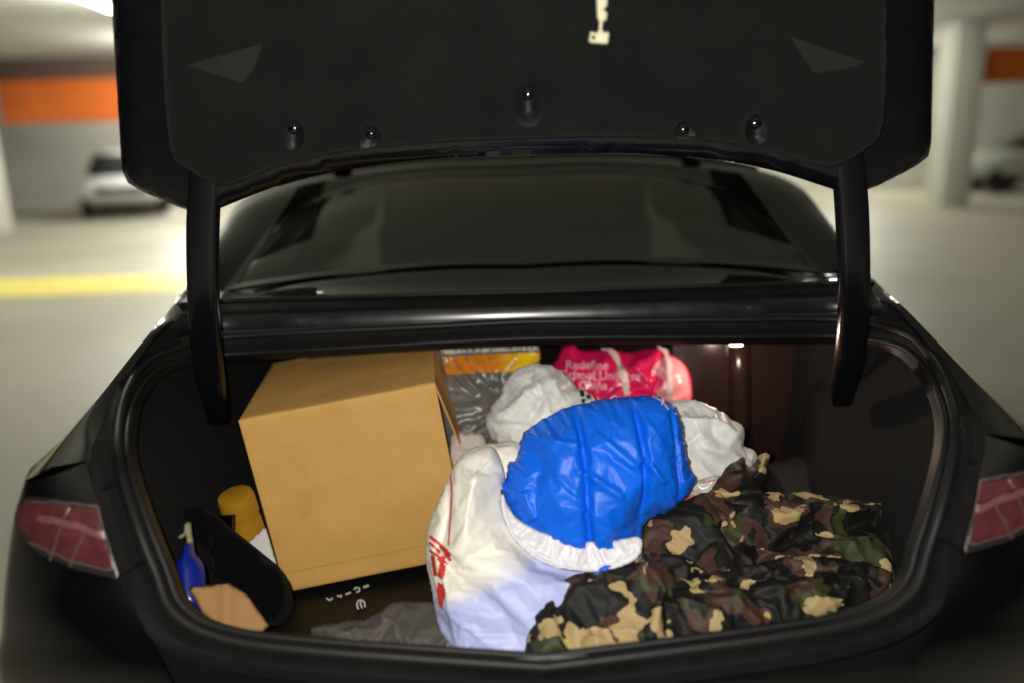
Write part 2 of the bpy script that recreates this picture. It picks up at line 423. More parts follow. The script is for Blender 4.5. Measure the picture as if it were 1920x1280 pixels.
def glass(name, tint, haze, hz=.08):
    m = bpy.data.materials.new(name); m.use_nodes = True; nt = m.node_tree; nt.nodes.clear()
    out = nt.nodes.new('ShaderNodeOutputMaterial'); tr = nt.nodes.new('ShaderNodeBsdfTransparent'); tr.inputs[0].default_value = (*tint, 1)
    gl = nt.nodes.new('ShaderNodeBsdfGlossy'); gl.inputs['Roughness'].default_value = .02
    df = nt.nodes.new('ShaderNodeBsdfDiffuse'); df.inputs[0].default_value = (*haze, 1)
    fr = nt.nodes.new('ShaderNodeFresnel'); fr.inputs[0].default_value = 1.24
    m1 = nt.nodes.new('ShaderNodeMixShader'); m1.inputs[0].default_value = hz; nt.links.new(tr.outputs[0], m1.inputs[1]); nt.links.new(df.outputs[0], m1.inputs[2])
    m2 = nt.nodes.new('ShaderNodeMixShader'); fm = nt.nodes.new('ShaderNodeMath'); fm.operation = 'MULTIPLY'; fm.inputs[1].default_value = .22; nt.links.new(fr.outputs[0], fm.inputs[0]); nt.links.new(fm.outputs[0], m2.inputs[0]); nt.links.new(m1.outputs[0], m2.inputs[1]); nt.links.new(gl.outputs[0], m2.inputs[2])
    nt.links.new(m2.outputs[0], out.inputs[0]); return m
M['glass'] = glass('tinted_glass', (.15, .155, .14), (.10, .10, .085), .075)
M['glass2'] = glass('dark_tinted_glass', (.07, .07, .065), (.05, .05, .05), .05)
M['floor'] = mat('garage_floor', (.42, .40, .32), .5, .3, vary=.12, vscale=.8, rvar=.1)
M['wall'] = mat('garage_wall', (.62, .61, .54), .8, .3, vary=.1, vscale=.6, bump=.1, bscale=20)
M['ceil'] = mat('garage_ceiling', (.42, .42, .38), .9, .2, vary=.1, vscale=1)
M['orange'] = mat('orange_paint', (.72, .16, .025), .6, .4, vary=.12, vscale=2)
M['yline'] = mat('yellow_line', (.78, .68, .17), .5, .4, vary=.15, vscale=4)
M['tube'] = mat('tube_light', (.9, .9, .9), .5, .3, emit=(1, 1, .93), estr=5)
M['silver'] = mat('silver_paint', (.36, .40, .36), .3, .5, metal=.3, coat=.5)
M['whitecar'] = mat('white_paint', (.7, .72, .74), .3, .5, coat=.5)
M['darkglass'] = mat('dark_glass', (.01, .012, .012), .08, .5)
M['tyre'] = mat('tyre', (.012, .012, .012), .8, .3, bump=.3, bscale=60)
M['brownwall'] = mat('brown_beam', (.12, .085, .07), .8, .3, vary=.15)

# ================================================================== the setting
def quad(name, x0, x1, y0, y1, z, m, kind='structure'):
    return tag(obj(name, [(x0, y0, z), (x1, y0, z), (x1, y1, z), (x0, y1, z)], [(0, 1, 2, 3)], m, smooth=False), kind=kind)
quad('floor', -40, 40, -12, 30, 0, M['floor'])
quad('ceiling', -40, 40, -12, 30, 3.3, M['ceil'])
tag(box_mesh('back_wall', Vector((0, 21.4, 1.65)), (80, .4, 3.3), M['wall']), kind='structure')
quad('floor_line', -14, -1.6, 7.3, 8.6, .004, M['yline'])
for x, y, z, p in TUBES:
    o = empty('tube_light', (x, y, 3.3), 'fluorescent tube fitting on the garage ceiling', 'light', 'tube lights on the garage ceiling')
    box_mesh('housing', Vector((x, y, z + .21)), (.18, 2.4, .1), M['ceil'], o, bevel=.01)
    tube('tube', [Vector((x, y - 1.15, z + .13)), Vector((x, y + 1.15, z + .13))], .02, M['tube'], o)
def column(x, y, wx, wy, m, label):
    o = empty('column', (x, y, 0), label, 'column')
    box_mesh('shaft', Vector((x, y, 1.648)), (wx, wy, 3.296), m, o, bevel=.02)
    return o
c1 = column(-10.25, 14.7, .75, .7, M['wall'], 'cream concrete column beside the brown boarded bay and orange band')
c2 = column(8.45, 14.6, .55, .6, M['wall'], 'pale concrete column beside the silver parked car')
def signboard(x0, x1, y, z0, z1, m, label, cat='panel'):
    return tag(box_mesh('wall_panel', Vector(((x0 + x1) / 2, y, (z0 + z1) / 2)), (x1 - x0, .12, z1 - z0), m, bevel=.02), label, cat)
signboard(-9.9, -6.0, 15.4, 2.05, 2.85, M['orange'], 'orange band hung beneath the brown beam past the cream column')
signboard(-10.2, -6.0, 15.6, 2.87, 3.28, M['brownwall'], 'dark brown beam under the ceiling above the orange band')
signboard(8.9, 16, 15.0, 2.25, 2.9, M['orange'], 'orange band above the silver parked car')

def parked_car(x, y, rz, m, label):
    """a simple whole saloon: body shell, cabin glass, wheels"""
    o = empty('parked_car', (x, y, 0), label, 'car')
    R3 = Matrix.Rotation(rz, 3, 'Z')
    def tr(v): return Vector((x, y, 0)) + R3 @ Vector(v)
    st = [(-2.2, .55, .72, .55), (-2.1, .8, .84, .42), (-1.2, .88, .96, .28), (0, .9, .98, .26), (1.2, .9, .95, .28), (2.1, .82, .78, .38), (2.25, .6, .62, .5)]
    cs = []
    for yy, hw, top, bot in st:
        cs.append([tr((sx * hw * fx, yy, bot + (top - bot) * fz)) for sx, fx, fz in ((-1, .8, 0), (-1, 1, .25), (-1, 1, .7), (-1, .9, .97), (0, .6, 1.02), (1, .9, .97), (1, 1, .7), (1, 1, .25), (1, .8, 0))])
    loft('body', cs, m, o, closed=True)
    cs = []
    for yy, hw, top in ((-1.5, .72, .97), (-.8, .66, 1.40), (.2, .66, 1.45), (1.1, .74, .97)):
        cs.append([tr((-.8 if top > 1 else -hw, yy * 1.0, .93)), tr((-hw, yy, top * .5 + .48)), tr((-hw * .92, yy, top)), tr((0, yy, top + .02)), tr((hw * .92, yy, top)), tr((hw, yy, top * .5 + .48)), tr((.8 if top > 1 else hw, yy, .93))])
    loft('cabin_glass', cs, M['darkglass'], o)
    loft('roof', [[tr((sx * .6, yy, z)) for sx in (-1, 0, 1)] for yy, z in ((-.8, 1.42), (-.3, 1.47), (.2, 1.465))], m, o, thick=.02)
    for sx in (-1, 1):
        for yy in (-1.35, 1.35):
            lathe('wheel', tr((sx * .78, yy, .32)), [(0, -.1), (.22, -.1), (.31, -.09), (.32, 0), (.31, .09), (.22, .1), (0, .1)], M['tyre'], o, 20, R3 @ Matrix.Rotation(math.pi / 2, 3, 'Y'))
    return o
parked_car(12.3, 17.4, math.radians(80), M['silver'], 'silver green saloon parked under the orange band')
parked_car(-9.3, 19.0, math.radians(20), M['whitecar'], 'white saloon parked beneath the orange band past the cream column')

# ================================================================== the black car
CAR = empty('sedan_car', (0, 1.2, 0), 'black four door saloon with open boot full of belongings', 'car')
def halfs(rows):      # rows of (px,py,y) left half; first and last rows may be ('c',py,y)
    return [Pc(r[1], r[2]) if r[0] == 'c' else P(*r) for r in rows]
def full(h):          # left half (centre to centre) -> closed loop
    return h + [Vector((-p.x, p.y, p.z)) for p in h[-2:0:-1]]
A = halfs([('c', 643, .70), (820, 650, .70), (600, 663, .70), (420, 673, .69), (345, 684, .61), (295, 702, .52), (262, 745, .38), (248, 790, .27), (245, 840, .175), (255, 892, .12), (285, 980, .075), (318, 1062, .045), (350, 1134, .02), (428, 1174, .008), (600, 1196, 0), ('c', 1226, -.01)])
B = halfs([('c', 603, .69), (820, 612, .69), (600, 622, .69), (410, 634, .68), (325, 655, .60), (272, 680, .51), (240, 730, .37), (224, 785, .26), (220, 845, .155), (230, 900, .10), (258, 990, .05), (292, 1078, .02), (326, 1153, -.01), (418, 1200, -.025), (600, 1225, -.035), ('c', 1256, -.045)])
Cc = halfs([('c', 600, .738), (820, 606, .738), (600, 615, .738), (400, 624, .725), (312, 640, .63), (252, 668, .53), (222, 720, .39), (205, 775, .28), (198, 850, .165), (206, 905, .115), (232, 998, .065), (264, 1088, .04), (300, 1172, .01), (403, 1228, -.012), (600, 1256, -.025), ('c', 1288, -.035)])
D = halfs([('c', 574, .7475), (820, 579, .7475), (600, 586, .7475), (420, 592, .74), (338, 590, .70), (300, 620, .57), (228, 722, .40), (192, 790, .28), (168, 862, .15), (186, 950, .095), (206, 1020, .07), (228, 1085, .05), (278, 1190, 0), (390, 1250, -.035), (600, 1282, -.05), ('c', 1312, -.06)])
per = 6
fa, fb, fc, fd = [full(spline_at(x, per)) for x in (A, B, Cc, D)]
def mix(a, b, t, push=Vector((0, 0, 0))): return [p.lerp(q, t) + push for p, q in zip(a, b)]
# soft rubber seal round the opening, then the trim face, gutter and painted edge
inner = [p + Vector((0, .02, -.012)) for p in fa]
loft('boot_seal', [inner, fa, mix(fa, fb, .12, Vector((0, -.006, .004))), mix(fa, fb, .3, Vector((0, -.004, .003)))], M['rubber'], CAR, closed=True)
loft('opening_trim', [mix(fa, fb, .3), mix(fa, fb, .55, Vector((0, -.004, .003))), mix(fa, fb, .8, Vector((0, -.005, .004))), fb], M['trim'], CAR, closed=True)
gut = loft('gutter', [fb, mix(fb, fc, .4, Vector((0, .006, -.006))), fc] + [[p.lerp(q, t) - Vector((0, (q.y - p.y) * (t - t * t), 0)) for p, q in zip(fc, fd)] for t in (.08, .2, .35, .5, .65, .8, .92)] + [fd], M['trim'], CAR, closed=True)
gut.data.materials.append(M['channel'])
for pg in gut.data.polygons:
    if pg.center.y > .66: pg.material_index = 1
tube('weather_strip', [p.copy() for p in mix(fa, fb, .93, Vector((0, -.002, .004)))], .0085, M['rubber'], CAR, closed=True, seg=8)
tube('edge_bead', [p.copy() for p in mix(fa, fb, .18, Vector((0, -.004, .003)))], .006, M['rubber'], CAR, closed=True, seg=8)
# boot lining: from the opening down to the floor
na = len(fa); top_n = 3 * per
FZ = .40
r1, r2, r3 = [], [], []
for p in fa:
    up = p.y > .66 and abs(p.x) < .70
    if p.y > .60:
        k = min(1, (p.y - .60) / .09)
        a = Vector((p.x * 1.0, p.y + .25 * k, .985)); b = Vector((p.x * .98, 1.16 if k > .5 else .9, .955 if k > .5 else .8)); c = Vector((p.x * .92, 1.18 if k > .5 else .9, FZ))
    elif p.y < .02 and abs(p.x) < .5:
        a = p + Vector((0, .035, -.03)); b = Vector((p.x, .06, .6)); c = Vector((p.x, .07, FZ))
    else:
        s = -1 if p.x < 0 else 1
        a = p + Vector((s * .035, .045, -.02)); b = Vector((s * .69, p.y + .09, p.z * .55 + .25)); c = Vector((s * .60, p.y + .09, FZ))
    r1.append(a); r2.append(b); r3.append(c)
loft('boot_lining', [inner, r1, mix(r1, r2, .5), r2, mix(r2, r3, .5), r3], M['carpet'], CAR, closed=True)
obj('boot_floor', [(-.8, -.02, FZ), (.8, -.02, FZ), (.8, 1.25, FZ), (-.8, 1.25, FZ)], [(0, 1, 2, 3)], M['carpet'], CAR, False)
# seat back panel at the far end with its raised edge
box_mesh('seat_back', Vector((-.12, 1.09, .69)), (.98, .10, .56), M['carpet'], CAR, bevel=.02)
box_mesh('seat_back_panel', Vector((.60, 1.05, .69)), (.44, .12, .58), M['panel'], CAR, bevel=.015)
# painted deck panel under the rear glass
G0 = [halfs([('c', 574, .7475), (820, 579, .7475), (600, 586, .7475), (420, 592, .74), (338, 590, .70)])]
deck0 = spline_at(G0[0], per)
deck0b = spline_at(halfs([('c', 567, .762), (820, 571, .762), (600, 577, .762), (420, 583, .755), (334, 586, .71)]), per)
deck1 = spline_at(halfs([('c', 556, .82), (820, 560, .82), (600, 565, .82), (420, 570, .81), (330, 580, .73)]), per)
deck2 = spline_at(halfs([('c', 548, .835), (820, 552, .835), (600, 558, .835), (415, 564, .825), (332, 572, .75)]), per)
deck3 = spline_at(halfs([('c', 543, .87), (820, 547, .87), (600, 553, .87), (412, 560, .86), (336, 564, .80)]), per)
deck4 = spline_at(halfs([('c', 520, .93), (820, 524, .93), (600, 536, .93), (412, 556, .92), (340, 556, .84)]), per)
glb = spline_at(halfs([('c', 500, 1.0), (820, 502, 1.0), (600, 522, .98), (420, 548, .95), (346, 549, .88)]), per)
def fullrow(h): return [Vector((-p.x, p.y, p.z)) for p in h[:0:-1]] + h
loft('deck_strip', [fullrow(c) for c in (deck0, deck0b, deck1, deck2)], M['trim'], CAR)
loft('rear_deck', [fullrow(c) for c in (deck2, deck3, deck4, glb)], M['gloss'], CAR)
tube('deck_bead', fullrow(deck2), .005, M['rubber'], CAR, seg=8)
# rear glass and surround
gl_b = spline_at(halfs([('c', 500, 1.0), (820, 502, 1.0), (600, 522, .98), (420, 548, .95)]), 8)
gl_t = spline_at(halfs([('c', 322, 1.80), (820, 326, 1.78), (690, 343, 1.70), (570, 385, 1.50)]), 8)
side = [P(*q) for q in ((420, 548, .95), (478, 470, 1.18), (520, 420, 1.36), (570, 385, 1.50))]
rows = 12; glass_rows = []
for k in range(rows + 1):
    t = k / rows; bow = math.sin(math.pi * t) * .05
    sp_ = spline_at(side, 4); s_ = sp_[min(int(t * (len(sp_) - 1) + .5), len(sp_) - 1)]
    row = []
    for i, (a, b) in enumerate(zip(gl_b, gl_t)):
        p = a.lerp(b, t) + Vector((0, -.03, .10)).normalized() * bow * (1 - (i / (len(gl_b) - 1)) ** 4)
        f = (i / (len(gl_b) - 1)) ** 2; e = gl_b[-1].lerp(gl_t[-1], t); p += (s_ - e) * f
        row.append(p)
    glass_rows.append(fullrow(row))
gr = loft('rear_glass', glass_rows, M['glass'], CAR)
n_ = len(glass_rows[0])
rim = glass_rows[0] + [r[-1] for r in glass_rows[1:-1]] + glass_rows[-1][::-1] + [r[0] for r in glass_rows[-2:0:-1]]
cen = sum(rim, Vector()) / len(rim)
rim_in = [p.lerp(Vector((p.x * .6, cen.y, cen.z)), .09) + Vector((0, -.004, .006)) for p in rim]
rim_o = [p + Vector((0, -.004, .006)) for p in rim]
loft('glass_border', [rim_o, rim_in], M['gloss'], gr, closed=True)
# C pillars and roof: outer silhouette curve
out_c = halfs([('c', 303, 1.9), (820, 308, 1.88), (660, 322, 1.82), (520, 345, 1.68), (447, 382, 1.48), (412, 430, 1.28), (374, 496, 1.04), (346, 549, .88)])
in_c = [gl_t[0], gl_t[8], gl_t[16], gl_t[20], gl_t[-1], P(520, 420, 1.36), P(478, 470, 1.18), P(420, 548, .95)]
oc = spline_at(out_c, 5); ic = spline_at(in_c, 5)
def bulge(a, b, t, amt):
    return [p.lerp(q, t) + Vector((-.3 if p.x < 0 else 0, -.3, 1)).normalized() * amt for p, q in zip(a, b)]
sh_rows = [ic, bulge(ic, oc, .3, .012), bulge(ic, oc, .7, .014), oc]
loft('roof_frame', [fullrow(r) for r in sh_rows], M['paint'], CAR)
roof2 = [Vector((p.x * 1.02, 3.0, 1.06 + (p.z - 1.06) * .98)) for p in oc]
roof1 = [Vector((p.x * 1.01, max(p.y + .5, 2.1 - .2 * 0), p.z + .02)) for p in oc]
cut = 5 * 3 + 1
loft('roof', [fullrow(r[:cut]) for r in (oc, roof1, roof2)], M['paint'], CAR, thick=.02)
# cabin seen through the glass: pillars, parcel shelf, roof lining, windscreen frame
for s in (-1, 1):
    bp_ = [P(1335, 340, 1.78), P(1352, 385, 1.78), P(1368, 430, 1.78), P(1394, 510, 1.78), P(1410, 560, 1.78)]
    tube('door_pillar', [Vector((s * p.x, p.y, p.z)) for p in bp_], [.05, .032, .026, .024, .024], M['blackcloth'], CAR, seg=10)
    tube('roof_rail', [Vector((s * .60, 1.75, 1.335)), Vector((s * .62, 2.2, 1.36)), Vector((s * .62, 3.0, 1.33)), Vector((s * .74, 3.7, 1.0))], .04, M['blackcloth'], CAR, seg=10)
    S0 = [Vector((-s * p.x, p.y + .01, p.z - .012)) for p in spline_at(in_c[2:], 5)]
    loft('pillar_trim', [S0, [p + Vector((s * .03, .16, -.005)) for p in S0], [p + Vector((s * .045, .34, -.03)) for p in S0]], M['blackcloth'], CAR, thick=.008)
    obj('door_glass', [(s * .64, 1.3, 1.34), (s * .64, 3.0, 1.34), (s * .78, 3.5, 1.02), (s * .78, 1.0, 1.06)], [(0, 1, 2, 3)], M['glass2'], CAR, False)
box_mesh('parcel_shelf', Vector((0, 1.15, 1.03)), (1.3, .5, .02), M['carpet'], CAR)
box_mesh('cabin_floor', Vector((0, 2.4, .7)), (1.5, 2.2, .04), M['carpet'], CAR)
box_mesh('dashboard', Vector((0, 3.5, .9)), (1.5, .4, .28), M['carpet'], CAR, bevel=.05)
obj('windscreen', [(-.62, 3.0, 1.36), (.62, 3.0, 1.36), (.72, 3.75, 1.02), (-.72, 3.75, 1.02)], [(0, 1, 2, 3)], M['glass2'], CAR, False)
# quarter panel: opening edge -> shoulder -> flank
qi = [P(*q) for q in ((346, 549, .88), (338, 590, .70), (300, 620, .57), (228, 722, .40), (192, 790, .28), (168, 862, .15))]
qo = [P(*q) for q in ((345, 548, .885), (322, 575, .73), (280, 633, .55), (185, 745, .36), (108, 832, .23), (46, 900, .13))]
qm = [a.lerp(b, .5) + Vector((-.004, -.004, .008)) for a, b in zip(qi, qo)]
def down(p, dx, dz): return Vector((p.x - dx, p.y, p.z - dz))
qs = [spline_at(c, 6) for c in (qi, qm, qo)]
qs.append([down(p, .022, .05) for p in qs[2]]); qs.append([down(p, .045, .2) for p in qs[2]]); qs.append([Vector((p.x - .03, p.y, .24)) for p in qs[2]])
ql = loft('quarter_panel', qs, M['paint'], CAR); mirror_copy(ql)
f0 = qo[0]
fl = [[Vector((f0.x, yy, zz)) for yy, zz in ((.88, f0.z), (1.6, 1.05), (3.0, 1.02), (4.6, .92))], [Vector((f0.x - .05, yy, zz)) for yy, zz in ((.88, f0.z - .1), (1.6, .93), (3.0, .9), (4.6, .78))], [Vector((f0.x - .06, yy, .6)) for yy in (.88, 1.6, 3, 4.6)], [Vector((f0.x - .02, yy, .28)) for yy in (.88, 1.6, 3, 4.6)]]
fo = loft('flank', fl, M['paint'], CAR, thick=.01); mirror_copy(fo)
loft('bonnet', [[Vector((x, yy, z)) for x in (-.8, -.4, 0, .4, .8)] for yy, z in ((3.72, 1.0), (4.2, .95), (4.65, .85), (4.75, .6))], M['paint'], CAR, thick=.01)
for s in (-1, 1):
    for yy in (.75, 3.6):
        lathe('wheel', Vector((s * .70, yy, .33)), [(0, -.11), (.22, -.11), (.31, -.10), (.33, 0), (.31, .10), (.22, .11), (0, .11)], M['tyre'], CAR, 28, Matrix.Rotation(math.pi / 2, 3, 'Y'))
# rear fascia: from the trim edge round the corner to the flank
fin = [P(*q) for q in ((168, 862, .15), (186, 950, .095), (206, 1020, .07), (228, 1085, .05), (278, 1190, 0), (330, 1290, -.03))]
fout = [P(*q) for q in ((46, 900, .13), (28, 960, .13), (18, 1020, .125), (10, 1090, .12), (4, 1180, .115), (2, 1290, .11))]
fin += [Vector((-.45, -.07, .44)), Vector((-.45, -.05, .24))]; fout += [Vector((-.81, .10, .44)), Vector((-.80, .11, .24))]
ca, cb = spline_at(fin, 8), spline_at(fout, 8)
fcs = []
for t in (0, .03, .2, .4, .6, .8, .93, 1):
    fcs.append([a.lerp(b, t) + Vector((0, -.028 * math.sin(math.pi * t) ** .8, 0)) for a, b in zip(ca, cb)])
fcs.append([p + Vector((-.02, .05, 0)) for p in cb]); fcs.append([p + Vector((-.035, .16, 0)) for p in cb]); fcs.append([p + Vector((-.04, .3, 0)) for p in cb])
fas = loft('bumper_corner', fcs, M['paint'], CAR); fix_normals(fas); mirror_copy(fas)
ctr = [p for p in ca[5 * 8:]]
loft('bumper', [[Vector((p.x * k, p.y - .03 * (1 - k * k), p.z - .0 * k)) for p in ctr] for k in (1, .6, .2, 0, -.2, -.6, -1)], M['paint'], CAR)
# tail lamps
ft = bvh([fas])
def tail(parent, flip):
    pieces = []
    bez = print_on('tail_light', [[(44, 936), (62, 929), (188, 948), (206, 1002), (230, 1078), (222, 1084), (150, 1066), (80, 1036), (42, 1002), (34, 968)]], ft, .006, M['smoke'], CAR, sp=7, thick=.02)
    len_ = [('lens', [[(46, 946), (64, 941), (132, 950), (116, 1000), (104, 1034), (76, 1012), (50, 986), (44, 966)]]), ('lens', [[(138, 951), (182, 957), (192, 992), (126, 968)], [(124, 976), (196, 1002), (214, 1062), (110, 1035)]])]
    subs = [print_on(n, pl, ft, .011, M['lens'], bez, sp=6, thick=.005) for n, pl in len_]
    ch = [stroke([(136, 950), (118, 1000), (106, 1046)], 3), stroke([(168, 990), (154, 1022), (142, 1056)], 4), stroke([(62, 938), (120, 944), (184, 953)], 3), stroke([(184, 953), (204, 1014), (219, 1068)], 5), stroke([(70, 1012), (140, 1046), (214, 1066)], 4)]
    for c in ch: subs.append(print_on('chrome_strip', [c], ft, .0135, M['chrome'], bez, sp=5, thick=.003))
    subs.append(print_on('reflector_band', [stroke([(82, 968), (110, 974), (150, 984), (200, 1004)], 12)], ft, .013, M['felt2'] if 0 else mat('pale_reflector', (.15, .06, .06), .25, .5, coat=.4, bump=.3, bscale=200), bez, sp=5, thick=.003))
    return bez, subs
bez, subs = tail(CAR, 0)
b2 = mirror_copy(bez)
for s in subs: mirror_copy(s, b2)
# bump stops and screws on the trim beside the lamps
tmp = loft('tmp', [mix(fa, fb, .3), mix(fa, fd, .5), fd], None, None, closed=True); gt = bvh([tmp]); bpy.data.objects.remove(tmp)
bs = print_on('bump_stop', [[(184, 862), (222, 850), (236, 905), (200, 922)]], gt, .034, M['trim'], CAR, sp=6, thick=.05, smooth_outline=True); mirror_copy(bs)
ts = print_on('trim_cover', [[(198, 930), (240, 916), (262, 975), (286, 1046), (244, 1072), (222, 1010)]], gt, .024, M['trim'], CAR, sp=6, thick=.04, smooth_outline=False); mirror_copy(ts)
# latch striker recess on the sill
st = print_on('striker_plate', [[(958, 1216), (1120, 1212), (1118, 1248), (962, 1252)]], gt, .006, M['blackbox'], CAR, sp=8, thick=.008)
# hinge arms
def arm():
    pth = [P(392, 255, .40), P(386, 330, .405), P(381, 420, .42), P(381, 520, .44), P(384, 610, .465), P(392, 690, .50), P(402, 740, .54), P(412, 785, .60)]
    pth = spline_at(pth, 5); n = len(pth); V = []; F = []
    sec = [(-1, -.7), (-.75, -1), (.75, -1), (1, -.7), (1, .7), (.75, 1), (-.75, 1), (-1, .7)]
    for i, p in enumerate(pth):
        t = (pth[min(i + 1, n - 1)] - pth[max(i - 1, 0)]).normalized(); s = Vector((1, 0, 0)); u = t.cross(s).normalized()
        k = 1 - .25 * max(0, (i / n - .7) / .3); wd = .029 * k
        for a, b in sec: V.append(p + s * a * wd + u * b * .02)
    m = len(sec)
    for i in range(n - 1):
        for k in range(m): F.append((i * m + k, i * m + (k + 1) % m, (i + 1) * m + (k + 1) % m, (i + 1) * m + k))
    F += [tuple(range(m))[::-1], tuple(range((n - 1) * m, n * m))]
    o = obj('hinge_arm', V, F, M['frame'], CAR); fix_normals(o)
    bv = o.modifiers.new('bevel', 'SUBSURF'); bv.levels = 1; bv.render_levels = 2
    return o
a1 = arm(); a2 = mirror_copy(a1)
# boot lid
LN = Vector((0, -1, -.17))
def sym(pl, sheet_y, cx=985):
    return pl
def mirror_outline(left, y, n):      # left half outline pixels -> world points mirrored about the car's centre, returned as world
    sh = Sheet((985, 330), y, n)
    W = [sh.w(*sh.uv(*p)) for p in left]
    return sh, W + [Vector((-p.x, p.y, p.z)) for p in W[::-1]]
def to_px(p):
    q = CROT.transposed() @ (p - CAM); return (960 + FPX * q.x / -q.z, 640 - FPX * q.y / -q.z)
lid_l = [(985, 292), (860, 296), (740, 306), (620, 324), (520, 350), (440, 380), (392, 397), (350, 394), (290, 370), (246, 348), (230, 326), (224, 250), (218, 150), (212, 60), (206, -60), (200, -180), (215, -240), (400, -300), (985, -320)]
shl, Wl = mirror_outline(lid_l, .385, LN)
lid_out = [to_px(p) for p in Wl[1:-1]]
lid = soft('boot_lid', lid_out, .385, LN, .022, .05, .03, M['frame'], CAR, sp=.022)
lin_l = [(985, 262), (860, 266), (740, 274), (620, 290), (520, 314), (455, 340), (405, 346), (350, 318), (322, 292), (310, 220), (304, 120), (300, 0), (298, -140), (310, -200), (985, -260)]
shn, Wn = mirror_outline(lin_l, .37, LN)
lin_out = [to_px(p) for p in Wn[1:-1]]
CL = [(550, 236), (695, 246), (990, 172), (1283, 238), (1418, 226)]
feats = [([(x, y + 6), (x, y + 34)], -.019, .021) for x, y in CL]
feats += [([(330, 118), (480, 70), (700, 40), (985, 30), (1300, 36), (1490, 58), (1650, 96)], .006, .03)]
liner = soft('lid_liner', lin_out, .345, LN, .012, .012, .03, M['felt'], lid, sp=.0075, wr=lambda U, V: .0025 * fbm(U * 5, V * 5, 3), feats=feats)
lt = bvh([liner])
for x, y in CL:
    k = 1.25 if x == 990 else .85
    ell = [(x + 25 * k * math.sin(t) * (1 - .12 * math.cos(t)), y + 20 * k - 34 * k * math.cos(t)) for t in [2 * math.pi * i / 20 for i in range(20)]]
    print_on('clip_shade_oval', [ell], lt, .0015, M['clip_shade'], liner, sp=5, thick=.003)  # dark oval laid in the dimple as its painted shade
    h = lt.ray_cast(CAM, ray(x, y + 4)); c = h[0]
    lathe('clip', c + Vector((0, .0, 0)), [(0, .007), (.006, .0065), (.010, .004), (.0115, 0), (.0115, -.004)], M['gloss'], liner, 20, Vector((0, 0, 1)).rotation_difference(Vector((0, -1, .12))).to_matrix())
print_on('liner_patch', [[(352, 122), (492, 82), (478, 128), (455, 156)]], lt, .003, M['felt2'], liner, sp=8, thick=.004)
print_on('liner_patch', [[(1480, 68), (1622, 116), (1600, 126), (1526, 138), (1508, 112)]], lt, .003, M['felt2'], liner, sp=8, thick=.004)
# glow release handle hanging on the lid
kp = [(1116, -60), (1138, -60), (1140, 12), (1134, 18), (1140, 26), (1138, 38), (1131, 42), (1130, 56), (1133, 60), (1144, 58), (1141, 82), (1136, 84), (1108, 82), (1103, 78), (1106, 59), (1118, 61), (1122, 56), (1123, 42), (1119, 34), (1118, 10)]
key = soft('release_handle', kp, .25, (0, -1, 0), .0035, .0035, .004, M['cream'], CAR, sp=.003, smooth_outline=False)
hh = P(1113, 71, .2455)
lathe('handle_hole', hh, [(0, .0012), (.0028, .0012), (.0032, 0), (.0032, -.001)], M['dark_ink'], key, 14, Vector((0, 0, 1)).rotation_difference(Vector((0, -1, 0))).to_matrix())
# boot lamp under the shelf
lp = P(1385, 652, .78)
lh = box_mesh('boot_lamp', lp + Vector((0, .03, .022)), (.07, .04, .02), M['trim'], CAR, bevel=.004)
box_mesh('lamp_lens', lp + Vector((0, .025, .006)), (.03, .02, .012), M['lamp_lens'], lh, bevel=.003)
tube('streak_reflector', [P(1384, 640, .985), P(1386, 700, .985), P(1388, 780, .985), P(1392, 860, .985)], .028, M['panel'], CAR, seg=24)  # glossy tube added to mirror the boot lamp as a vertical streak
lamp('boot_lamp_light', 'POINT', lp + Vector((0, .03, -.014)), 1.7, (1, .74, .55), .008)

# ================================================================== the belongings
# --- cardboard box: solved from its measured corners
def fit_box():
    w_, h_, d_ = .405, .365, .42
    obs = {(0, 0): (447, 787), (1, 0): (815, 718), (0, 1): (535, 1110), (1, 1): (888, 1040)}
    yfix = .50
    def pts(pr):
        x, z, yaw, pit, rol, ww, hh_ = pr
        R = (Matrix.Rotation(yaw, 3, 'Z') @ Matrix.Rotation(pit, 3, 'X') @ Matrix.Rotation(rol, 3, 'Y'))
        o = Vector((x, yfix, z)); ex, ey, ez = R.col[0], R.col[1], R.col[2]
        return o, ex, ey, ez, ww, hh_
    def cost(pr):
        o, ex, ey, ez, ww, hh_ = pts(pr); e = 0
        for (i, j), q in obs.items():
            p = to_px(o + ex * ww * i - ez * hh_ * j); e += ((p[0] - q[0]) ** 2 + (p[1] - q[1]) ** 2) * (.35 if (i, j) == (1, 1) else 4)
        for i, q in ((0, (510, 675)), (1, (815, 650))):
            a = to_px(o + ex * ww * i); b = to_px(o + ex * ww * i + ey * .2); dx, dy = b[0] - a[0], b[1] - a[1]; l = math.hypot(dx, dy)
            tx, ty = q[0] - a[0], q[1] - a[1]; e += ((dx * ty - dy * tx) / l) ** 2 * .2
        return e
    p0 = P(447, 787, yfix); pr = np.array([p0.x, p0.z, 0, 0, -.2, w_, h_]); st = np.array([.02, .02, .1, .1, .1, .02, .02]); best = cost(pr)
    r = np.random.default_rng(1)
    for it in range(9000):
        q = pr + r.normal(0, 1, 7) * st * (.98 ** (it / 25)) * (r.random(7) < .5); c = cost(q)
        if c < best: best, pr = c, q
    print('box fit', best, pr); return pts(pr)
o_, ex, ey, ez, bw, bh = fit_box(); bd = .40
def bx(a, b, c): return o_ + ex * a + ey * b - ez * c          # a along width, b depth, c down
box = empty('cardboard_box', bx(bw / 2, bd / 2, bh), 'large plain brown cardboard box lying tilted in the boot', 'box')
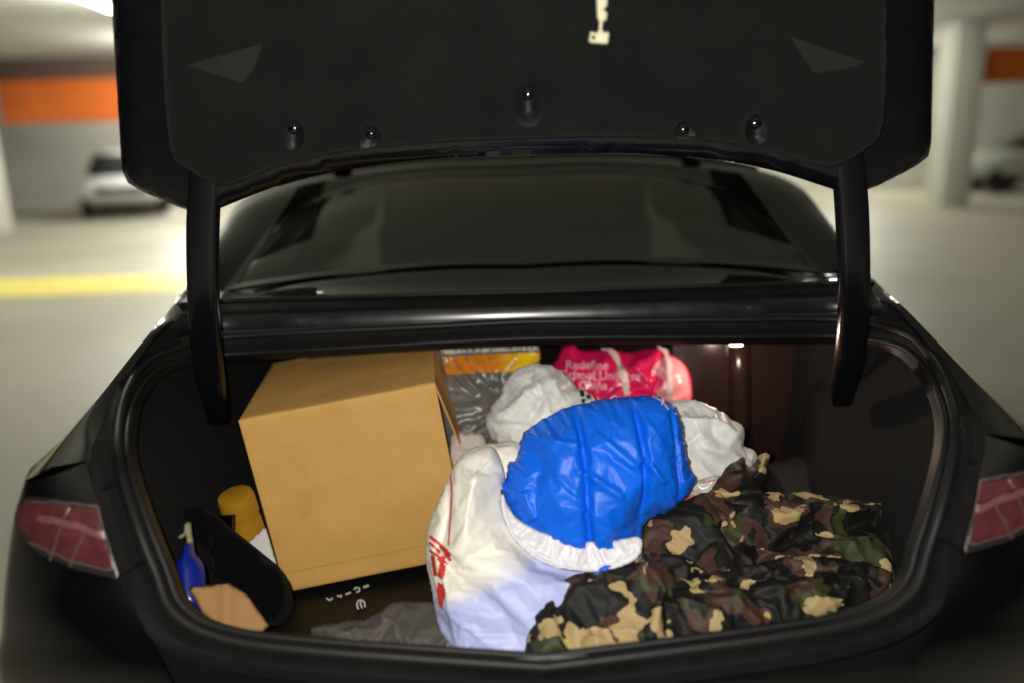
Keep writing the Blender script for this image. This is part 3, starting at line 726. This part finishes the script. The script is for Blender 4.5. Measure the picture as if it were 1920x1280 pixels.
def slab(name, a0, a1, b0, b1, c0, c1, m=M['card'], skew=None):
    R = Matrix((ex, ey, -ez)).transposed(); c = bx((a0 + a1) / 2, (b0 + b1) / 2, (c0 + c1) / 2)
    o = box_mesh(name, c, (a1 - a0, b1 - b0, c1 - c0), m, box, R, bevel=.0018)
    sd = o.modifiers.new('divide', 'SUBSURF'); sd.subdivision_type = 'SIMPLE'; sd.levels = sd.render_levels = 5
    dp = o.modifiers.new('warp', 'DISPLACE'); dp.texture = WARP; dp.strength = .006; dp.mid_level = .5; dp.texture_coords = 'GLOBAL'; dp.direction = 'Y' if name in ('front_panel', 'back_panel') else 'Z' if name in ('top_panel', 'bottom_panel') else 'X'
    return o
WARP = bpy.data.textures.new('warp', 'CLOUDS'); WARP.noise_scale = .16
T = .005
slab('front_panel', 0, bw, 0, T, 0, bh); slab('back_panel', 0, bw, bd - T, bd, 0, bh)
slab('top_panel', .0005, bw - .0005, T + .0005, bd - T - .0005, 0.0005, T); slab('bottom_panel', .0005, bw - .0005, T + .0005, bd - T - .0005, bh - T, bh - .0005)
slab('left_panel', .0008, T, T + .0008, bd - T - .0008, T + .0008, bh - T - .0008)
slab('right_panel', bw - T - .012, bw - .012, T + .0008, bd - T - .0008, T + .0008, bh - T - .0008)
# end flaps folded a little outward on the right side
def flap(c0, c1, hingeback, ang, ln):
    v = []
    for b in (T, bd - T):
        for q in (0, 1):
            a = bw + (math.sin(ang) * ln if q else 0); c = c0 + (math.cos(ang) * ln if q else 0)
            for tk in (0, .004): v.append(bx(a - tk, b + (.05 if q else 0) * (1 if b < .1 else -1), c))
    f = [(0, 4, 6, 2), (1, 3, 7, 5), (0, 1, 5, 4), (2, 6, 7, 3), (0, 2, 3, 1), (4, 5, 7, 6)]
    o = obj('flap', v, f, M['card'], box, False); fix_normals(o); return o
flap(.001, 0, 0, math.radians(9), .17)
bt = bvh([c for c in box.children if c.name.startswith('front_panel')])
print_on('score_line', [stroke([(524, 1076), (680, 1045), (840, 1013)], 2.5)], bt, .0008, mat('card_score', (.53, .285, .07), .75, .2), box, sp=6)
tp_ = bvh([c for c in box.children if c.name.startswith('top_panel')])
print_on('tape_scrap', [[(768, 694), (786, 684), (794, 685), (780, 697)]], tp_, .001, mat('tape', (.62, .46, .2), .2, .5), box, sp=4)
print_on('smudge', [[(556, 925), (582, 922), (584, 962), (562, 968)]], bt, .0006, mat('box_smudge', (.605, .335, .085), .75, .2), box, sp=5, smooth_outline=True)

# --- black shoe box and grey cloth under the cardboard box
zb = .545
bb = empty('black_gift_box', P(640, 1130, z=.40), 'flat black box with white lettering beneath the cardboard box', 'box')
q = [P(470, 1060, z=.486), P(900, 980, z=.540), P(930, 1215, z=.525), P(490, 1240, z=.472)]
V = q + [Vector((p.x, p.y, FZ + .002)) for p in q]
lidb = obj('box_body', V, [(3, 2, 1, 0), (0, 1, 5, 4), (1, 2, 6, 5), (2, 3, 7, 6), (3, 0, 4, 7), (4, 5, 6, 7)], M['blackbox'], bb, False); fix_normals(lidb)
bbt = bvh([lidb])
let = [stroke([(612, 1121), (618, 1125), (624, 1121)], 3), stroke([(632, 1116), (640, 1119), (640, 1114)], 3), stroke([(648, 1114), (658, 1110)], 3.5), [(0, 0)],
       stroke([(664, 1105), (668, 1101), (674, 1102), (674, 1108), (668, 1110)], 3.2), stroke([(681, 1101), (692, 1097)], 4)]
print_on('lettering', [l for l in let if len(l) > 2], bbt, .0008, M['white_ink'], bb, sp=2.5)
print_on('emblem', [stroke([(672, 1142), (669, 1132), (672, 1126), (677, 1124)], 3), stroke([(679, 1140), (676, 1132), (677, 1125)], 3), stroke([(685, 1138), (683, 1128), (678, 1124)], 3)], bbt, .0008, M['white_ink'], bb, sp=2.5)
tag(soft('grey_cloth_bag', [(585, 1180), (640, 1170), (690, 1164), (735, 1138), (780, 1138), (830, 1140), (870, 1160), (870, 1235), (780, 1235), (660, 1215), (590, 1195)], .20, (0, -.6, 1), .03, .06, .05, M['greycloth'], sim=dict(grow=.12, p=.5, bend=.1), sp=.006, wr=lambda U, V: .007 * ridged(U * 9 + V * 4, V * 14, 3) + .004 * fbm(U * 15, V * 15, 5), seed=3),
    'crumpled grey cloth bag lying before the black lettered box', 'bag')

# --- small things at the left
jar = empty('yellow_jar', P(450, 1030, .47), 'yellow plastic jar with dark printed label left of cardboard box', 'jar')
jc = P(450, 955, .47); jr = .037
rot = Matrix.Rotation(math.radians(-6), 3, 'Y') @ Matrix.Rotation(math.radians(12), 3, 'X')
lathe('jar_body', jc, [(0, -.20), (jr * .92, -.20), (jr * .96, -.19), (jr * .96, -.03), (jr * .85, -.012), (jr * .85, 0)], M['yellow'], jar, 32, rot)
lathe('lid', jc, [(jr * .98, -.012), (jr, -.008), (jr, .028), (jr * .93, .038), (jr * .7, .041), (0, .041)], M['yellow'], jar, 32, rot)
jt = bvh(list(jar.children))
print_on('label', [[(404, 965), (442, 962), (442, 1006), (410, 1010)]], jt, .0012, M['label'], jar, sp=5)
tag(soft('paper_sheet', [(462, 1018), (498, 985), (520, 1060), (500, 1050), (470, 1030)], .43, (0, -.8, .6), .003, .003, .006, M['paper'], sp=.005, smooth_outline=False), 'white paper edge poking out beside the yellow jar', 'paper')
tag(soft('black_pouch', [(338, 962), (372, 948), (400, 960), (440, 995), (490, 1035), (528, 1072), (536, 1130), (500, 1170), (452, 1150), (436, 1105), (402, 1090), (390, 1045), (360, 1010)], .33, (0, -.75, .65), .03, .14, .04, M['blackcloth'], sim=dict(grow=.08, p=1, bend=.3), sp=.007, wr=lambda U, V: .006 * ridged(U * 8, V * 8, 8) , seed=8), 'black cloth pouch lying between yellow jar and cardboard scrap', 'pouch')
sb = empty('spray_bottle', P(358, 1100, .19), 'dark blue spray bottle with pale nozzle in the left boot corner', 'bottle')
soft('bottle_body', [(330, 1062), (338, 1046), (346, 1036), (350, 1018), (362, 1018), (366, 1036), (378, 1050), (384, 1072), (384, 1140), (330, 1140)], .19, (0, -.8, .6), .032, .032, .03, M['blueplastic'], sb, sp=.004)
soft('nozzle', [(345, 984), (350, 977), (358, 978), (360, 1000), (363, 1018), (350, 1019), (349, 1004), (338, 1010), (332, 1006), (345, 998)], .19, (0, -.8, .6), .007, .007, .006, mat('pale_nozzle', (.2, .19, .12), .4), sb, sp=.003, smooth_outline=False)
tag(soft('cardboard_scrap', [(352, 1100), (430, 1092), (462, 1112), (505, 1172), (490, 1185), (420, 1190), (380, 1150)], .12, (.25, -.75, .7), .004, .004, .006, M['card2'], sp=.006, smooth_outline=False, feats=[([(428, 1092), (424, 1180)], .010, .012)]), 'bent scrap of brown cardboard by the left sill corner', 'cardboard')

def later(*a, **k): LATER.append((print_on, a, k))
def later_text(*a, **k): LATER.append((text_on, a, k))
# --- back row: wrapped roll, pink bag, white bags
roll = empty('wrapped_roll', P(915, 830, .86), 'grey film wrapped bundle with orange band beside cardboard box', 'bundle')
rb = soft('wrapping', [(800, 640), (880, 630), (985, 632), (1008, 645), (1014, 672), (1000, 700), (985, 740), (960, 790), (930, 850), (860, 860), (810, 830), (800, 720)], .86, (0, -1, .35), .075, .08, .10, M['grey'], roll, sim=dict(grow=.09, p=2, bend=.02), sp=.007,
          wr=lambda U, V: .006 * ridged(U * 22 + 2 * gnoise(U * 6, V * 6, 1), V * 5, 2) + .004 * crumple(U, V, 9, 5), seed=2)
rt = lambda: bvh([rb])
og = mat('orange_label', (.60, .20, .012), .3, .5); nt = og.node_tree; tc = nt.nodes.new('ShaderNodeTexCoord'); sp3 = nt.nodes.new('ShaderNodeSeparateXYZ'); nt.links.new(tc.outputs['Generated'], sp3.inputs[0])
rp = nt.nodes.new('ShaderNodeValToRGB'); rp.color_ramp.elements[0].position = .55; rp.color_ramp.elements[0].color = (.62, .20, .012, 1); rp.color_ramp.elements[1].position = .86; rp.color_ramp.elements[1].color = (.85, .60, .01, 1)
nt.links.new(sp3.outputs['X'], rp.inputs[0]); nt.links.new(rp.outputs[0], nt.nodes['Principled BSDF'].inputs['Base Color'])
later('label_band', [[(828, 668), (900, 664), (1010, 660), (1011, 682), (985, 694), (900, 698), (838, 702)]], rt, .0015, og, roll, sp=6)
later('clear_film', [[(826, 650), (900, 640), (1000, 640), (1010, 656), (900, 660), (830, 664)]], rt, .002, M['film'], roll, sp=5)
fr = [stroke([(x, 640 + random.random() * 6), (x + random.uniform(-6, 6), 652 + random.random() * 9)], 2.2) for x in range(836, 1000, 7)]
later('film_fringe', fr, rt, .0035, M['dark_ink'], roll, sp=4)

pink = empty('pink_shopping_bag', P(1165, 800, .90), 'bright pink bag with white lettering and pale straps at the back', 'bag')
pk = soft('bag_body', [(1030, 700), (1045, 672), (1056, 648), (1075, 642), (1088, 655), (1130, 656), (1180, 660), (1225, 652), (1262, 668), (1285, 690), (1294, 725), (1292, 765), (1280, 830), (1120, 830), (1040, 790)], .92, (0, -1, .3), .07, .07, .08, M['pink'], pink, sim=dict(grow=.05, p=2, bend=.06), sp=.005,
          wr=lambda U, V: .006 * crumple(U, V, 11, 21) + .004 * ridged(U * 14, V * 14, 6), feats=[([(1160, 700), (1190, 680), (1225, 660)], .014, .012), ([(1185, 690), (1205, 715)], .012, .01), ([(1150, 660), (1175, 720)], -.01, .01), ([(1225, 700), (1215, 740), (1240, 745)], -.012, .012)], seed=5)
pt = lambda: bvh([pk])
later('side_gusset', [[(1240, 672), (1262, 670), (1284, 690), (1293, 725), (1290, 752), (1245, 752), (1230, 735), (1246, 715), (1222, 696)]], pt, .0012, M['pinkpale'], pink, sp=5, smooth_outline=True)
for pl, wd in (([(1128, 652), (1142, 656), (1156, 676), (1168, 704), (1176, 740)], 10), ([(1234, 650), (1246, 660), (1253, 684), (1255, 715), (1254, 745)], 9)):
    later('strap', [stroke(pl, wd)], pt, .008, M['strap'], pink, sp=4, thick=.004)
def text_on(s, px0, py0, size, slope, tree, off, m, parent, stretch=1.0):
    cu = bpy.data.curves.new('lettering', 'FONT'); cu.body = s; cu.size = 1; cu.resolution_u = 3
    o = bpy.data.objects.new('lettering', cu); COL.objects.link(o); dg = bpy.context.evaluated_depsgraph_get(); dg.update()
    me = bpy.data.meshes.new_from_object(o.evaluated_get(dg)); COL.objects.unlink(o); bpy.data.objects.remove(o)
    bm = bmesh.new(); bm.from_mesh(me); bmesh.ops.triangulate(bm, faces=bm.faces)
    bmesh.ops.subdivide_edges(bm, edges=[e for e in bm.edges if e.calc_length() > .25], cuts=1, use_grid_fill=False)
    bmesh.ops.triangulate(bm, faces=bm.faces)
    V = []
    for v in bm.verts:
        x = px0 + v.co.x * size * stretch; y = py0 - v.co.y * size + slope * v.co.x * size
        h = tree.ray_cast(CAM, ray(x, y)); p = h[0] if h[0] else P(x, y, .85)
        V.append(p - ray(x, y) * off)
    F = [tuple(v.index for v in f.verts) for f in bm.faces]; bm.free()
    return obj('lettering', V, F, m, parent, False)
later_text('Redefine', 1060, 690, 23, .02, pt, .0035, M['pink_ink'], pink)
later_text('School Uniform', 1054, 709, 23, .02, pt, .0035, M['pink_ink'], pink)
later_text('in China', 1062, 728, 23, .02, pt, .0035, M['pink_ink'], pink)

wb = empty('white_plastic_bag', P(1010, 880, .60), 'pale white carrier bag bulging beside the grey wrapped bundle', 'bag')
w1 = soft('bag_skin', [(918, 770), (940, 742), (948, 716), (975, 692), (1015, 683), (1050, 696), (1080, 722), (1115, 748), (1120, 800), (1090, 880), (1000, 900), (945, 870), (925, 830), (914, 800)], .62, (-.05, -1, .4), .09, .09, .11, M['whitebag'], wb, sim=dict(grow=.12, p=2, bend=.02), sp=.005, jag=.004,
          wr=lambda U, V: .007 * crumple(U, V, 8, 31) + .006 * ridged(U * 10 + V * 5, V * 7, 9, 3), feats=[([(945, 780), (1000, 740), (1040, 720)], .01, .012), ([(930, 800), (1000, 800), (1060, 760)], -.010, .012), ([(1005, 720), (1020, 750), (1010, 770)], .009, .008)], seed=12)
w1t = lambda: bvh([w1])
later('printed_marks', [[(1086, 732), (1094, 730), (1095, 742), (1088, 744)], [(1090, 746), (1098, 748), (1096, 756), (1089, 754)], [(1100, 738), (1108, 742), (1106, 748), (1099, 746)]], w1t, .0015, M['dark_ink'], wb, sp=3)
tag(soft('white_rag', [(846, 816), (875, 808), (905, 814), (912, 850), (880, 890), (850, 880)], .66, (0, -1, .4), .02, .03, .02, mat('offwhite_cloth', (.55, .48, .42), .7, .2, bump=.3, bscale=90), sim=dict(grow=.09, p=2, bend=.02), sp=.005, wr=lambda U, V: .004 * fbm(U * 25, V * 25, 4)), 'off white cloth scrap tucked under the grey wrapped bundle', 'cloth')
tag(soft('white_carrier_bag', [(1240, 762), (1290, 752), (1330, 762), (1362, 782), (1388, 806), (1392, 832), (1412, 852), (1400, 885), (1360, 930), (1280, 960), (1200, 920), (1200, 820)], .55, (.1, -1, .4), .07, .09, .09, M['whitebag'], sim=dict(grow=.13, p=2, bend=.02), sp=.005, jag=.003,
     wr=lambda U, V: .008 * crumple(U, V, 8, 51) + .005 * ridged(U * 9, V * 9, 14, 3), feats=[([(1270, 790), (1330, 800), (1385, 815)], .012, .010), ([(1300, 840), (1350, 850), (1390, 870)], .008, .009)], seed=17), 'white carrier bag squeezed between the blue jacket and the camouflage collar', 'bag')
prn = empty('printed_wrapper', P(1310, 960, .40), 'crumpled white wrapper with red print between blue jacket and camouflage', 'wrapper')
pw = soft('wrapper_skin', [(1258, 938), (1285, 912), (1318, 896), (1345, 892), (1366, 905), (1352, 935), (1320, 965), (1280, 965)], .41, (0, -1, .6), .03, .03, .03, M['film'], prn, sim=dict(grow=.14, p=1, bend=.01), sp=.004, wr=lambda U, V: .005 * crumple(U, V, 20, 61))
later('red_print', [[(1264, 940), (1300, 925), (1320, 934), (1290, 952)], [(1312, 905), (1345, 896), (1340, 901)]], lambda: bvh([pw]), .0012, mat('faded_red', (.55, .12, .10), .4), prn, sp=4)

# --- milky shopping bag and the blue jacket standing in it
mk = empty('milky_shopping_bag', P(960, 1190, .22), 'milky white shopping bag with red print holding the blue jacket', 'bag')
m1 = soft('bag_front', [(862, 866), (890, 845), (925, 838), (945, 880), (950, 930), (972, 972), (1020, 1000), (1090, 1016), (1150, 1014), (1196, 1008), (1200, 1060), (1190, 1130), (1150, 1260), (840, 1260), (826, 1190), (812, 1110), (802, 1050), (804, 1000), (818, 945), (840, 905)], .25, (0, -1, .42), .085, .10, .10, M['milky'], mk, sim=dict(grow=.06, p=1, bend=.006), sp=.0042,
          wr=lambda U, V: .007 * ridged(U * 5 + V * 4, V * 3 - U * 2, 41, 2) + .0035 * crumple(U, V, 6, 71), feats=[([(930, 930), (960, 1000), (1010, 1050), (1090, 1070)], -.012, .012), ([(960, 975), (1030, 1010), (1120, 1024), (1190, 1018)], .010, .010), ([(930, 1090), (960, 1120), (990, 1150)], .008, .012), ([(848, 900), (846, 960), (838, 1020)], -.010, .006), ([(900, 900), (890, 960), (870, 1020)], .010, .02)], seed=22)
soft('bag_rim', [(940, 915), (952, 945), (972, 972), (1020, 998), (1095, 1014), (1150, 1012), (1200, 1006), (1200, 1040), (1165, 1062), (1100, 1072), (1020, 1056), (965, 1012), (940, 960)], .185, (0, -1, .55), .004, .004, .02, M['rim'], mk, sim=dict(grow=.07, p=.15, bend=.004), sp=.0042)
soft('bag_side', [(846, 890), (862, 862), (890, 842), (925, 832), (970, 830), (1020, 860), (1030, 960), (980, 1060), (860, 1060), (815, 1000), (825, 940)], .36, (0, -1, .42), .07, .06, .07, M['milky'], mk, sim=dict(grow=.1, p=2, bend=.02), sp=.0055, wr=lambda U, V: .005 * crumple(U, V, 8, 75))
m1t = lambda: bvh([m1])
rw = [stroke([(846, 890), (849, 925), (846, 970), (842, 1022)], 3)]
rw += [stroke(p, w_) for p, w_ in (([(808, 1005), (830, 1024), (846, 1040)], 6), ([(806, 1016), (826, 1036)], 5), ([(826, 1022), (846, 1050)], 6), ([(832, 1040), (826, 1080)], 9), ([(812, 1040), (818, 1078)], 7), ([(822, 1045), (834, 1062), (828, 1084)], 6), ([(806, 1030), (840, 1056)], 4))]
rw += [[(822, 1090), (832, 1094), (837, 1112), (830, 1142), (824, 1130), (820, 1105)]]
later('red_print', rw, m1t, .0018, M['red_ink'], mk, sp=3)
jk = empty('blue_jacket', P(1120, 1020, .30), 'bright blue padded nylon jacket stuffed in the milky bag', 'jacket')
j1 = soft('padded_body', [(935, 905), (948, 898), (952, 868), (968, 860), (980, 815), (1010, 790), (1060, 764), (1130, 748), (1180, 742), (1225, 742), (1256, 758), (1275, 790), (1284, 830), (1292, 870), (1300, 905), (1262, 950), (1215, 975), (1200, 1012), (1190, 1060), (1100, 1070), (1010, 1040), (965, 985), (945, 940)], .30, (0, -1, .38), .085, .09, .12, M['blue'], jk, sim=dict(grow=.08, p=1.8, bend=.004), sp=.0032, jag=.003,
          wr=lambda U, V: .0055 * ridged(U * 7 + V * 9, V * 4 - U * 4, 81, 2.5) + .003 * crumple(U, V, 10, 91) + .003 * fbm(U * 14, V * 14, 6),
          feats=[([(1000, 800), (1010, 880), (1005, 980)], -.006, .015), ([(1075, 765), (1090, 860), (1095, 960), (1100, 1010)], -.016, .007), ([(1178, 745), (1188, 840), (1195, 930), (1190, 1000)], -.018, .007), ([(1240, 755), (1255, 830), (1262, 920)], -.014, .007),
                 ([(1110, 815), (1150, 850), (1170, 870)], .006, .007), ([(1085, 880), (1120, 900), (1145, 920)], .007, .006), ([(1190, 860), (1220, 895)], .006, .006), ([(985, 920), (1000, 960)], .006, .007), ([(1045, 890), (1075, 915)], .005, .006)], seed=33)
later('seam', [stroke([(1224, 744), (1240, 752), (1252, 768)], 3.5)], lambda: bvh([j1]), .002, mat('pale_tape', (.55, .6, .75), .4), jk, sp=3)
tag(soft('blue_strap', [(1110, 1078), (1128, 1062), (1142, 1056), (1148, 1062), (1130, 1076)], .158, (0, -1, .5), .004, .004, .005, M['blue'], sp=.003), 'short blue strap end against the milky bag', 'strap')

# --- camouflage clothing at the right
cj = empty('camouflage_jacket', P(1350, 1190, .25), 'heaped camouflage jacket with tan, brown and green patches', 'jacket')
def cw(s, a=1): return lambda U, V: a * (.010 * ridged(U * 6 + V * 3, V * 9, s, 2) + .006 * ridged(U * 13, V * 15 + U * 6, s + 3, 2) + .004 * fbm(U * 16, V * 16, s))
soft('jacket_body', [(1190, 1060), (1200, 1010), (1222, 970), (1262, 952), (1320, 935), (1400, 925), (1480, 925), (1560, 932), (1640, 950), (1690, 980), (1712, 1040), (1700, 1110), (1610, 1190), (1300, 1240), (1180, 1200), (1160, 1110)], .31, (.25, -.8, .75), .05, .10, .08, M['camo'], cj, sim=dict(grow=.12, p=.5, bend=.12), sp=.0052, wr=cw(101, 1.4),
     feats=[([(1230, 970), (1290, 1010), (1340, 1060), (1400, 1100)], .022, .018), ([(1320, 950), (1345, 1010), (1400, 1060)], -.026, .014), ([(1400, 1050), (1480, 1010), (1560, 1000), (1650, 990)], -.022, .018), ([(1430, 980), (1520, 960), (1620, 960)], .018, .018)], seed=41)
soft('sleeve', [(984, 1215), (1000, 1160), (1030, 1120), (1075, 1090), (1130, 1070), (1190, 1056), (1240, 1060), (1262, 1090), (1262, 1150), (1240, 1220), (1100, 1260), (990, 1255)], .14, (0, -.8, .75), .055, .06, .06, M['camo'], cj, sim=dict(grow=.12, p=.5, bend=.12), sp=.005, wr=cw(111, .7), feats=[([(1060, 1110), (1050, 1160), (1060, 1210)], -.008, .012), ([(1200, 1070), (1230, 1120), (1220, 1180)], .01, .012)], seed=42)
soft('folded_hem', [(1210, 1130), (1240, 1095), (1320, 1080), (1400, 1062), (1480, 1045), (1560, 1050), (1620, 1060), (1660, 1078), (1650, 1110), (1560, 1160), (1440, 1200), (1300, 1230), (1220, 1215)], .18, (.2, -.75, .8), .04, .05, .05, M['camo'], cj, sim=dict(grow=.12, p=.5, bend=.12), sp=.005, wr=cw(121, 1), feats=[([(1250, 1130), (1400, 1100), (1500, 1080), (1620, 1085)], -.018, .012), ([(1400, 1110), (1450, 1112), (1510, 1098), (1545, 1070)], .014, .009)], seed=43)
soft('collar', [(1318, 975), (1330, 925), (1350, 890), (1372, 866), (1395, 858), (1402, 872), (1420, 858), (1442, 845), (1440, 880), (1428, 930), (1440, 990), (1390, 1020), (1340, 1010)], .36, (-.2, -.9, .5), .03, .04, .04, M['camo'], cj, sim=dict(grow=.12, p=.5, bend=.12), sp=.005, jag=.004, wr=cw(131, .8), feats=[([(1360, 900), (1390, 890), (1425, 880)], .015, .012), ([(1345, 930), (1380, 925), (1420, 925)], -.018, .012), ([(1335, 960), (1360, 970)], .012, .01)], seed=44)
zt = lambda: bvh(list(cj.children))
zp = [stroke([(x, y), (x + 5, y + 7)], 2.2) for x, y in ((1336, 946), (1342, 950), (1349, 955), (1341, 958), (1333, 953), (1348, 963))]
later('zip_teeth', zp, zt, .003, M['steel'], cj, sp=3)

run_sims(24)
for fn, a, k in LATER:
    a = list(a); i = 2 if fn is print_on else 5
    a[i] = a[i](); fn(*a, **k)
